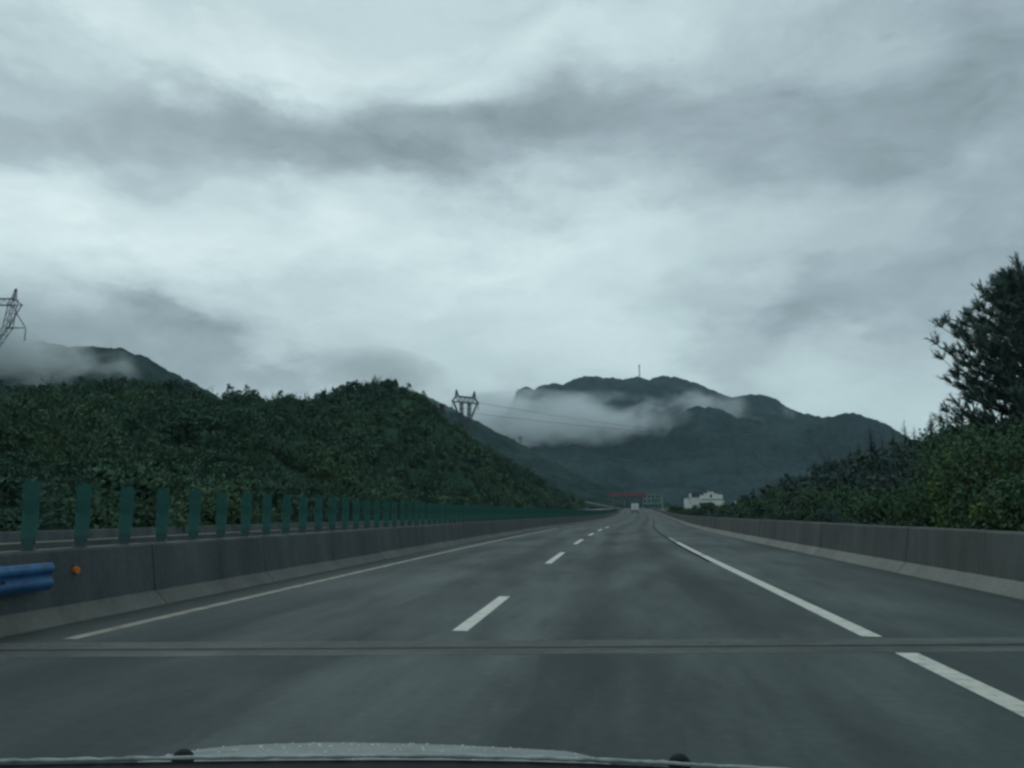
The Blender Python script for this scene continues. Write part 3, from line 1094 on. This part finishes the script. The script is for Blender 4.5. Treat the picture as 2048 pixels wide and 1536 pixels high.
# ------------------------------------------------------------------ far buildings
def white_house():
    Y = 345
    px2m = lambda px, py: at(px, py, Y)
    g0 = at(1420, 1011, Y)
    root = empty('white_house', (g0.x, Y, g0.z))
    tag(root, 'white walled house with stepped gable and grey roof above the bushes', 'house')
    loc = lambda px, py: (px2m(px, py).x - g0.x, px2m(px, py).z - g0.z)
    steps = [(1399, 1013), (1399, 990), (1407, 990), (1407, 986.5), (1414, 986.5), (1414, 983), (1428, 983), (1428, 986.5), (1436, 986.5), (1436, 988.5), (1445, 988.5), (1447, 1013)]
    pts = [loc(*s) for s in steps]
    MB().extrude(pts, 'y', 0, .5).build('gable_wall', M['white'], root)
    cap = MB()
    for a, b_ in zip(steps[1:-1], steps[2:-1]):
        if abs(a[1] - b_[1]) < .1:
            (x0, z0), (x1, _) = loc(*a), loc(*b_)
            cap.box(x0 - .15, x1 + .15, -.12, .62, z0 + .005, z0 + .28)
    cap.build('tile_coping', M['tile'], root)
    x0, _ = loc(1378, 1000); x1, z1 = loc(1399, 988)
    MB().box(x0, x1 - .01, .6, 8, -1, z1 - 1.2).build('side_wall', M['white'], root)
    MB().extrude([(x0 - .4, z1 - 1.25), (x1 - .02, z1 - 1.25), (x1 - .02, z1 + .9), (x0 + 1.4, z1 + .6)], 'y', .3, 8.4).build('roof', M['tile'], root)
    xa, za = loc(1381, 990)
    MB().box(xa - .5, xa + .3, .0, .28, za - 1.2, za + .5).build('chimney', M['white'], root)
    wx, wz = loc(1422, 992.5)
    w = MB().box(wx - .4, wx + .4, -.03, .1, wz - .5, wz + .5).build('window', M['glass'], root)
    MB().box(wx - .5, wx + .5, -.06, -.032, wz + .52, wz + .64).build('lintel', M['tile'], w)
    # low annex in front
    xl, zl = loc(1369, 996); xr_, _ = loc(1378, 996)
    MB().box(xl, xr_ - .02, -1, 3, -1, zl).build('annex_wall', M['white'], root)
    MB().box(xl - .2, xr_ + .2, -1.2, 3.2, zl + .01, zl + .25).build('annex_roof', M['tile'], root)
    xc, zc = loc(1405, 999); xd, _ = loc(1447, 999)
    MB().box(xc, xd, -2.4, -.02, -1, zc - .2).build('courtyard_wall', M['white'], root)
    MB().box(xc - .15, xd + .15, -2.55, -.03, zc - .19, zc + .1).build('courtyard_coping', M['tile'], root)


white_house()
for k, px in enumerate((1471, 1478)):
    p = at(px, 1010, 300)
    o = MB().tube([(0, 0, -2), (0, 0, 1.2)], .28, 6).box(-.35, .35, -.35, .35, 1.2, 1.4).build('white_marker_post', M['white'])
    o.location = p
    tag(o, 'short white post right of the house, %s of two' % ('nearer to the house' if k == 0 else 'farther from the house'), 'post', 'two short white posts')


def toll():
    Y = 600
    c = at(1255, 1018, Y); gz = zr(Y)
    root = empty('toll_station', (c.x, Y, gz))
    tag(root, 'far toll gate with long red canopy on pale columns over the road', 'toll gate')
    L = lambda px, py: (at(px, py, Y).x - c.x, at(px, py, Y).z - gz)
    x0, zt = L(1219, 987); x1, zb = L(1290, 992)
    mb = MB()
    n = 8
    mb.extrude([(x0, zb + .1), (x0 - .8, zt - .5), (x0 + 1, zt - .1), (0, zt + .35), (x1 - 1, zt), (x1 + .6, zt - .5), (x1, zb + .1)], 'y', -5, 9)
    mb.build('canopy_roof', M['red'], root)
    MB().box(x0 + 1, x1 - 1, -4.5, 8.5, zb - .5, zb + .09).build('canopy_soffit', M['pale'], root)
    for px in (1226, 1248, 1272, 1286):
        xc, _ = L(px, 1000)
        col_ = MB().box(xc - .35, xc + .35, -.4, .4, -.4, zb - .51).build('column', M['pale'], root)
        MB().box(xc - .6, xc + .6, -2.2, -.45, -.4, 2.6).build('booth', M['pale'], root)
        MB().box(xc - .45, xc + .45, -2.23, -2.205, 1.0, 2.2).build('booth_window', M['glass'], root)
    c2 = at(1303, 1015, 640); g2 = zr(640)
    r2 = empty('toll_office', (c2.x, 640, g2))
    tag(r2, 'pale grey flat-roofed office block right of the red canopy', 'building')
    hw = 6.2; ht = 10.2
    MB().box(-hw, hw, 0, 8, -.6, ht).build('wall', M['pale'], r2)
    MB().box(-hw - .4, hw + .4, -.4, 8.4, ht + .01, ht + .5).build('roof', M['pale'], r2)
    for fl in range(3):
        for k in range(4):
            xx = -hw + 1.6 + k * 3.0; z = 1.2 + fl * 3.2
            w = MB().box(xx - .8, xx + .8, -.06, .05, z, z + 1.5).build('window', M['glass'], r2)
            MB().box(xx - .95, xx + .95, -.14, -.062, z - .16, z - .02).build('sill', M['pale'], w)


toll()

# ramp wall curving in from the left, under the hill's end
rw = MB(); pts = [at(1165, 1003, 560), at(1190, 1008, 520), at(1215, 1013, 490), at(1245, 1019, 470)]
for a, b_ in zip(pts, pts[1:]):
    rw.bar(a, b_, .9)
rwo = rw.build('ramp_wall', M['toe'])
tag(rwo, 'thin pale ramp wall sloping down from the hill toward the toll gate', 'wall')


def sign():
    Y = 290
    base = P(7.6, Y)
    p = at(1325, 1030, Y)
    root = empty('road_sign', (p.x, Y, zr(Y)))
    tag(root, 'green overhead direction sign on a pale cantilever post by the parapet', 'road sign')
    L = lambda px, py: (at(px, py, Y).x - p.x, at(px, py, Y).z - zr(Y))
    zt = L(1325, 988)[1]
    MB().tube([(0, 0, -.5), (0, 0, zt)], [.2, .14], 8).build('post', M['post'], root)
    x0, z0 = L(1302, 1006.5); x1, z1 = L(1321, 996)
    arm = MB().bar((0, -.0, z1 - .5), (x0 + .1, 0, z1 - .5), .14).bar((0, 0, z0 + .5), (x0 + .1, 0, z0 + .5), .14).build('cantilever_arm', M['post'], root)
    bd = MB().box(x0, x1, -.18, -.1, z0, z1).build('sign_board', M['green_sign'], root)
    w, h = x1 - x0, z1 - z0
    br = MB()
    br.box(x0 + .06, x1 - .06, -.186, -.181, z1 - .12, z1 - .07).box(x0 + .06, x1 - .06, -.186, -.181, z0 + .07, z0 + .12)
    br.box(x0 + .06, x0 + .11, -.186, -.181, z0 + .121, z1 - .121).box(x1 - .11, x1 - .06, -.186, -.181, z0 + .121, z1 - .121)
    br.build('border', M['sign_white'], bd)


sign()


def truck():
    Y = 285
    X = -3.6
    q = P(X, Y)
    root = empty('box_truck', (at(1270, 1020, Y).x, Y, q[2]), R(-1.5))
    tag(root, 'small white box truck driving far ahead on the wet road', 'truck')
    MB().box(-1.18, 1.18, 0, 5.2, .95, 3.05).build('cargo_box', M['truck'], root)
    for s in (-1, 1):
        d = MB().box(min(s * .02, s * 1.12), max(s * .02, s * 1.12), -.05, -.002, 1.02, 2.98).build('rear_door', M['truck'], root)
        MB().box(s * .12 - .03, s * .12 + .03, -.09, -.052, 1.3, 2.6).build('lock_bar', M['post'], d)
        MB().box(s * .95 - .14, s * .95 + .14, -.06, .1, .70, .86).build('tail_lamp', M['tail'], root)
        for yy in (.9, 5.9):
            MB().tube([(s * .72, yy, .46), (s * 1.08, yy, .46)], .46, 14).build('wheel', M['tyre'], root)
    MB().box(-1.15, 1.15, -.02, .12, .42, .62).build('rear_bumper', M['post'], root)
    MB().box(-.5, .5, .2, 6.4, .62, .94).build('chassis', M['steel'], root)
    MB().extrude([(5.3, .6), (7.1, .6), (7.1, 1.5), (6.8, 2.4), (5.3, 2.5)], 'x', -1.05, 1.05).build('cab', M['truck'], root)


truck()


# ------------------------------------------------------------------ pylons and wires
def lattice_leg(mb, p, q, w0, w1, n, t):
    """square lattice column from p to q, half width w0 -> w1"""
    p, q = Vector(p), Vector(q)
    prev = None
    for i in range(n + 1):
        f = i / n; c = p.lerp(q, f); w = w0 + (w1 - w0) * f
        cur = [c + Vector((a * w, b_ * w, 0)) for a, b_ in ((-1, -1), (1, -1), (1, 1), (-1, 1))]
        if prev:
            for k in range(4):
                mb.bar(prev[k], cur[k], t)
                mb.bar(prev[k], cur[(k + 1) % 4], t * .6)
                mb.bar(cur[k], cur[(k + 1) % 4], t * .6)
        prev = cur


def pylon(name, top, zbase, rz, label, t=.22):
    """wine-glass lattice tower, 46 m to its ears; scaled to reach top from zbase"""
    Hh = 46.0
    s = (top.z - zbase) / Hh
    root = empty(name, (top.x, top.y, zbase), rz)
    root.scale = (min(s, 1.25),) * 2 + (s,)
    tag(root, label, 'pylon', 'lattice pylons of the power line')
    b_ = MB()
    lattice_leg(b_, (0, 0, -3), (0, 0, 27), 4.2, 1.0, 8, t)
    b_.build('tower_body', M['lattice'], root)
    for sg in (-1, 1):
        c = MB()
        lattice_leg(c, (sg * .8, 0, 27), (sg * 6.0, 0, 35.0), 1.0, .9, 4, t * .8)
        lattice_leg(c, (sg * 6.0, 0, 35.0), (sg * 7.0, 0, 43.0), .9, .8, 4, t * .8)
        c.bar((sg * 6.2, 0, 35.2), (sg * 9.4, 0, 41.5), t * 1.2).bar((sg * 6.8, 0, 41.5), (sg * 8.4, 0, 38.6), t * 1.1)
        c.bar((sg * 8.0, 0, 39.2), (sg * 10.8, 0, 35.3), t * 1.2)
        c.build('window_arm', M['lattice'], root)
        e = MB()
        lattice_leg(e, (sg * 7.0, 0, 43.0), (sg * 7.4, 0, 46.0), .5, .15, 2, t * .8)
        e.build('earth_peak', M['lattice'], root)
        a = MB()
        for yy in (-.45, .45):
            a.bar((sg * 6.0, yy, 35.0), (sg * 11.0, yy * .2, 35.0), t * .9)
        for k in range(4):
            x = 6.4 + k * 1.1
            a.bar((sg * x, -.45 + k * .08, 35.0), (sg * x, .45 - k * .08, 35.0), t * .6)
        a.build('lower_arm', M['lattice'], root)
        a = MB()
        a.bar((sg * 7.0, .0, 43.0), (sg * 9.6, 0, 41.4), t * 1.3).bar((sg * 7.0, .0, 41.4), (sg * 9.6, 0, 41.4), t * 1.2)
        a.build('upper_arm', M['lattice'], root)
        MB().tube([(sg * 11.0, 0, 34.8), (sg * 11.0, 0, 31.4)], .16, 6).build('insulator_string', M['ceramic'], root)
    bm_ = MB()
    for yy in (-.5, .5):
        bm_.bar((-7.2, yy, 43.2), (7.2, yy, 43.2), t).bar((-7.0, yy, 41.4), (7.0, yy, 41.4), t)
        for k in range(10):
            x = -7 + k * 1.4
            bm_.bar((x, yy, 41.4 if k % 2 else 43.2), (x + 1.4, yy, 43.2 if k % 2 else 41.4), t * .6)
    for k in range(6):
        x = -7 + k * 2.8
        bm_.bar((x, -.5, 43.2), (x, .5, 43.2), t * .6).bar((x, -.5, 41.4), (x, .5, 41.4), t * .6)
    bm_.build('top_beam', M['lattice'], root)
    MB().tube([(0, 0, 41.2), (0, 0, 37.6)], .16, 6).build('insulator_string', M['ceramic'], root)
    return root, s


def head_pylon(name, top, zbase, rz, label, t):
    """tower with a broad trussed head on four posts, 46 m to its peaks"""
    s = (top.z - zbase) / 46.0
    root = empty(name, (top.x, top.y, zbase), rz)
    root.scale = (min(s, 1.25),) * 2 + (s,)
    tag(root, label, 'pylon', 'lattice pylons of the power line')
    b_ = MB(); lattice_leg(b_, (0, 0, -3), (0, 0, 30), 4.4, 2.6, 7, t); b_.build('tower_body', M['lattice'], root)
    for sg in (-1, 1):
        c = MB(); lattice_leg(c, (sg * 2.6, 0, 30), (sg * 2.9, 0, 39.6), .7, .8, 4, t * .8); c.build('inner_post', M['lattice'], root)
        v = MB()
        for yy in (-.8, .8):
            v.bar((sg * 3.3, yy, 30), (sg * 8.6, yy * .5, 39.6), t)
        v.bar((sg * 6, -.65, 34.8), (sg * 6, .65, 34.8), t * .7)
        v.build('outer_brace', M['lattice'], root)
        e = MB(); lattice_leg(e, (sg * 6.2, 0, 42.6), (sg * 6.6, 0, 46), .9, .15, 2, t * .8); e.build('earth_peak', M['lattice'], root)
        MB().tube([(sg * 9.4, 0, 39.4), (sg * 9.4, 0, 36.2)], .2, 6).build('insulator_string', M['ceramic'], root)
    h = MB()
    for yy in (-.9, .9):
        h.bar((-9.8, yy * .3, 39.7), (0, yy, 39.7), t * 1.2).bar((0, yy, 39.7), (9.8, yy * .3, 39.7), t * 1.2)
        h.bar((-6.6, yy, 42.6), (6.6, yy, 42.6), t * 1.2)
        h.bar((-9.8, yy * .3, 39.7), (-6.6, yy, 42.6), t).bar((9.8, yy * .3, 39.7), (6.6, yy, 42.6), t)
        for k in range(8):
            x = -6.6 + k * 1.65
            h.bar((x, yy, 39.7 if k % 2 else 42.6), (x + 1.65, yy, 42.6 if k % 2 else 39.7), t * .7)
    for k in range(5):
        x = -6.6 + k * 3.3
        h.bar((x, -.9, 42.6), (x, .9, 42.6), t * .7).bar((x, -.9, 39.7), (x, .9, 39.7), t * .7)
    h.build('top_beam', M['lattice'], root)
    return root


# left pylon: beam at y~592, centre out of frame
t1 = at(-21, 578, 262)
zb1 = height([hl_bvh, ma_bvh], t1.x, t1.y, 20.0)
pylon('lattice_pylon', t1, zb1, R(6), 'steel lattice pylon cut off by the left edge above the hill', .17)
t2 = at(931, 781, 640)
zb2 = height([mb_bvh, hl_bvh], t2.x, t2.y, 10.0)
head_pylon('lattice_pylon', t2, zb2, R(44), 'steel lattice pylon rising behind the hill before the dark ridge', .42)
t3 = at(1041, 872, 1000)
zb3 = height([mb_bvh], t3.x, t3.y, 60.0)
head_pylon('lattice_pylon', t3, min(zb3, t3.z - 14), R(40), 'tiny lattice pylon low on the dark ridge right of the hill', .4)
t4 = at(1652, 838, 2180)
zb4 = height([mc_bvh], t4.x, t4.y, t4.z - 18)
head_pylon('lattice_pylon', t4, min(zb4, t4.z - 16), R(20), 'tiny pylon on the far mountain shoulder right of the summit', .6)


def wire(name, p, q, sag, rad, label):
    p, q = Vector(p), Vector(q)
    pts = []
    for k in range(33):
        f = k / 32
        v = p.lerp(q, f); v.z -= sag * 4 * f * (1 - f)
        pts.append(v - p)
    o = MB().tube(pts, rad, 5, False).build(name, M['steel'])
    o.location = p
    tag(o, label, 'cable', 'cables of the power line')


wire('power_cable', at(949, 804, 648), at(1652, 846, 2180), 26, .13, 'upper cable leaving the middle pylon toward the far mountain')
wire('power_cable', at(941, 826, 640), at(1652, 850, 2180), 20, .13, 'lower cable leaving the middle pylon toward the far mountain')
wire('power_cable', at(1655, 843, 2180), at(2250, 850, 1200), 20, .16, 'thin cable crossing the cloud right of the far mountain')
# mast on the summit
ms = at(1279, 755, 2366)
mt = empty('antenna_mast', (ms.x, ms.y, ms.z - 4))
tag(mt, 'thin lattice antenna mast on the summit of the cloudy mountain', 'mast')
hm = at(1279, 729, 2366).z - mt.location.z
mm = MB(); lattice_leg(mm, (0, 0, -3), (0, 0, hm), 1.9, .9, 7, .7); mm.build('lattice_body', M['lattice'], mt)
MB().tube([(0, 0, hm - 7), (0, 0, hm - 3)], 2.0, 8).build('antenna_drum', M['lattice'], mt)

# ------------------------------------------------------------------ the car the picture is taken from
XC = -.36
car = empty('car', (XC, 2.0, 0))
tag(car, 'silver car whose wet bonnet and black cowl show along the bottom edge', 'car')


def crest(Y):
    return at(835, 1487.5, Y).z


def bonnet():
    mb = MB()
    Ys = [1.10, 1.18, 1.28, 1.40, 1.5, 1.6, 1.72, 1.86, 2.0, 2.12, 2.2, 2.24]
    zc0 = crest(1.55)
    def zc(Y):
        q = Y - 1.55
        return zc0 - .2525 * q - (.16 if q < 0 else .22) * q * q - (max(0, Y - 2.05) ** 2) * 2.0
    us = np.linspace(-.78, .78, 53)
    for Y in Ys:
        for u in us:
            a = abs(u) / .45
            if u < 0:
                d = .030 * a ** 2.2 + .2 * max(0, (abs(u) - .32) / .2) ** 1.3
            else:
                d = .012 * a ** 2 + .10 * max(0, (abs(u) - .27) / .12) ** 1.5 * (.55 if u < .6 else 1.0) * .55
            mb.v.append((float(u), Y - 2.0, zc(Y) - min(d, .16)))
    n = len(us)
    for r in range(len(Ys) - 1):
        for i in range(n - 1):
            mb.f.append((r * n + i, r * n + i + 1, (r + 1) * n + i + 1, (r + 1) * n + i))
    o = mb.build('bonnet', M['silver'], car, smooth=True)
    # beads of rain
    g = np.random.default_rng(3)
    Vs, Fs = [], []
    bm_ = BVHTree.FromPolygons([tuple(v.co) for v in o.data.vertices], [tuple(p.vertices) for p in o.data.polygons])
    dm = MB()
    for k in range(620):
        u, y = g.uniform(-.6, .42), g.uniform(-.85, -.25)
        hit = bm_.ray_cast(Vector((u, y, 3)), Vector((0, 0, -1)))
        if hit[0] is None: continue
        r = .0008 + .0026 * g.random() ** 3
        c = hit[0]
        m0 = len(dm.v)
        for ring, (rr, zz) in enumerate(((1, -.1), (.8, .42), (.4, .66))):
            for q in range(7):
                t = 2 * math.pi * q / 7
                dm.v.append((c.x + rr * r * math.cos(t), c.y + rr * r * 1.15 * math.sin(t), c.z + zz * r * .8))
        for ring in range(2):
            for q in range(7):
                a0 = m0 + ring * 7 + q; a1 = m0 + ring * 7 + (q + 1) % 7
                dm.f.append((a0, a1, a1 + 7, a0 + 7))
        dm.f.append(tuple(m0 + 14 + q for q in range(7)))
    d = dm.build('rain_beads', M['water'], o, smooth=True)
    d['kind'] = 'stuff'


bonnet()
# cowl: the black scuttle below the windscreen and its seal, wet highlight painted pale grey
line = [(-500, 1542), (-200, 1529), (0, 1522.5), (200, 1518.5), (350, 1516), (550, 1513.5), (750, 1512), (900, 1512.5), (1050, 1515), (1180, 1519), (1300, 1524.5), (1400, 1530), (1500, 1536), (1700, 1550), (1900, 1568)]
def cowl_pt(px, py, dy=0.0):
    u = (px - 835) / 1000
    Y = 1.02 - .06 * u * u
    p = at(px, py, Y)
    return Vector((p.x - XC, p.y - 2.0 + dy, p.z))
edge = [cowl_pt(*q) for q in line]
mb = MB()
for p in edge: mb.v += [(p.x, p.y, p.z - .004), (p.x, p.y - .10, p.z - .028), (p.x, p.y - .22, p.z - .05), (p.x, p.y + .03, p.z - .05)]
for i in range(len(edge) - 1):
    a, b_ = i * 4, (i + 1) * 4
    mb.f += [(a, b_, b_ + 1, a + 1), (a + 1, b_ + 1, b_ + 2, a + 2), (a + 3, b_ + 3, b_, a)]
mb.build('cowl', M['plastic'], car, smooth=False)
fine = []
for i in range(len(edge) - 1):
    for k in range(8):
        p = edge[i].lerp(edge[i + 1], k / 8); p.z += random.uniform(-.0004, .0004); fine.append(p)
MB().tube(fine, [.0022 + random.uniform(-.0006, .0009) for _ in fine], 6).build('cowl_seal', M['seal'], car, smooth=True)
for px, py, r in ((366, 1516, .0115), (1359, 1526, .0112)):
    p = at(px, py, 1.07) - Vector((XC, 2.0, 0))
    mb = MB()
    prof = [(1.1, -1.6), (1.1, -.6), (1.2, .0), (1.0, .45), (.6, .82), (.15, .95)]
    nn = 14
    for a, z in prof:
        for q in range(nn):
            t = 2 * math.pi * q / nn
            mb.v.append((p.x + math.cos(t) * a * r, p.y + math.sin(t) * a * r, p.z + z * r))
    for ring in range(5):
        for q in range(nn):
            a0 = ring * nn + q; a1 = ring * nn + (q + 1) % nn
            mb.f.append((a0, a1, a1 + nn, a0 + nn))
    mb.f.append(tuple(5 * nn + q for q in range(nn)))
    mb.build('wiper_pivot', M['plastic'], car, smooth=True)
# wings, nose and front wheels under the bonnet
for s in (-1, 1):
    MB().extrude([(-.95, .30), (-.95, .66), (-.3, .58), (.1, .50), (.25, .42), (.25, .30)], 'x', min(s * .765, s * .84), max(s * .765, s * .84)).build('front_wing', M['silver'], car)
    MB().tube([(s * .60, -.45, .31), (s * .76, -.45, .31)], .31, 18).build('wheel', M['tyre'], car)
MB().extrude([(.22, .25), (.36, .28), (.38, .45), (.28, .54), (.20, .54)], 'x', -.76, .76).build('bumper', M['silver'], car)


# ------------------------------------------------------------------ cloud on the mountains, and haze
def cloud_mat(name, dens, nscale, thresh, soft, color=(.86, .92, .94), seed=0.0, edge=1.0):
    m = bpy.data.materials.new(name)
    m.use_nodes = True
    b = NB(m.node_tree)
    b.n.clear()
    tc = b.n.new('ShaderNodeTexCoord')
    g = b.n.new('ShaderNodeNewGeometry')
    p = tc.outputs['Object']
    wp = b.v('ADD', b.v('MULTIPLY', g.outputs['Position'], (1, 1, 1.5)), (seed * 1000, 0, 0))
    r = b.v('LENGTH', p)
    n = b.noise(wp, nscale, 5, .58, dist=.3)
    fall = b.m('SUBTRACT', 1.0, r)
    q = b.m('ADD', b.m('MULTIPLY', fall, edge), b.m('MULTIPLY', b.m('SUBTRACT', n, .5), 2.6))
    d = b.maprange(q, thresh, thresh + soft, 0.0, dens, smooth=True)
    fade = b.maprange(fall, 0.0, .12, 0.0, 1.0, smooth=True)
    pv = b.n.new('ShaderNodeVolumePrincipled')
    pv.inputs['Color'].default_value = (*color, 1)
    pv.inputs['Anisotropy'].default_value = 0.0
    b.l.new(b.m('MULTIPLY', d, fade), pv.inputs['Density'])
    out = b.n.new('ShaderNodeOutputMaterial')
    b.l.new(pv.outputs[0], out.inputs['Volume'])
    return m


def cloud(name, px0, px1, py0, py1, Y, depth, m, label, tilt=0.0):
    c = at((px0 + px1) / 2, (py0 + py1) / 2, Y)
    a, b_ = at(px0, (py0 + py1) / 2, Y), at(px1, (py0 + py1) / 2, Y)
    t, u = at((px0 + px1) / 2, py0, Y), at((px0 + px1) / 2, py1, Y)
    mb = MB(); n1, n2 = 14, 24
    for i in range(n1 + 1):
        th = math.pi * i / n1
        for k in range(n2):
            ph = 2 * math.pi * k / n2
            mb.v.append((math.sin(th) * math.cos(ph), math.sin(th) * math.sin(ph), math.cos(th)))
    for i in range(n1):
        for k in range(n2):
            a0, a1 = i * n2 + k, i * n2 + (k + 1) % n2
            mb.f.append((a0, a0 + n2, a1 + n2, a1))
    o = mb.build(name, m)
    o.location = c
    o.scale = ((b_.x - a.x) / 2, depth, (t.z - u.z) / 2)
    o.rotation_euler = (0, tilt, 0)
    tag(o, label, 'cloud', kind='stuff')
    return o


cloud('cloud_bank', 790, 1400, 780, 905, 1650, 230, cloud_mat('valley_cloud', .020, .011, .08, .9, seed=1, edge=1.0), 'white bank of low cloud lying across the mountain below its summit', R(0))
cloud('cloud_wisp', 1270, 1640, 770, 890, 1760, 130, cloud_mat('wisp_cloud', .013, .016, .30, .7, seed=2), 'thin torn wisps of cloud over the right flank of the mountain', R(14))
cloud('cloud_veil', -560, 270, 560, 760, 610, 130, cloud_mat('veil_cloud', .032, .018, .0, .7, seed=3), 'grey veil of cloud hiding the top of the mountain behind the left pylon', R(12))
cloud('cloud_cap', 560, 980, 690, 812, 860, 90, cloud_mat('cap_cloud', .013, .016, .10, .8, seed=4), 'grey cloud spilling over the dark ridge behind the rounded hill', R(14))


def haze():
    m = bpy.data.materials.new('haze')
    m.use_nodes = True
    b = NB(m.node_tree); b.n.clear()
    pv = b.n.new('ShaderNodeVolumePrincipled')
    pv.inputs['Color'].default_value = (.66, .88, 1.0, 1)
    pv.inputs['Density'].default_value = 5.5e-5
    out = b.n.new('ShaderNodeOutputMaterial')
    b.l.new(pv.outputs[0], out.inputs['Volume'])
    o = MB().box(-13000, 13000, -3500, 13000, -2.5, 620).build('haze', m)
    tag(o, 'thin blue grey haze filling the valley', 'haze', kind='stuff')


haze()
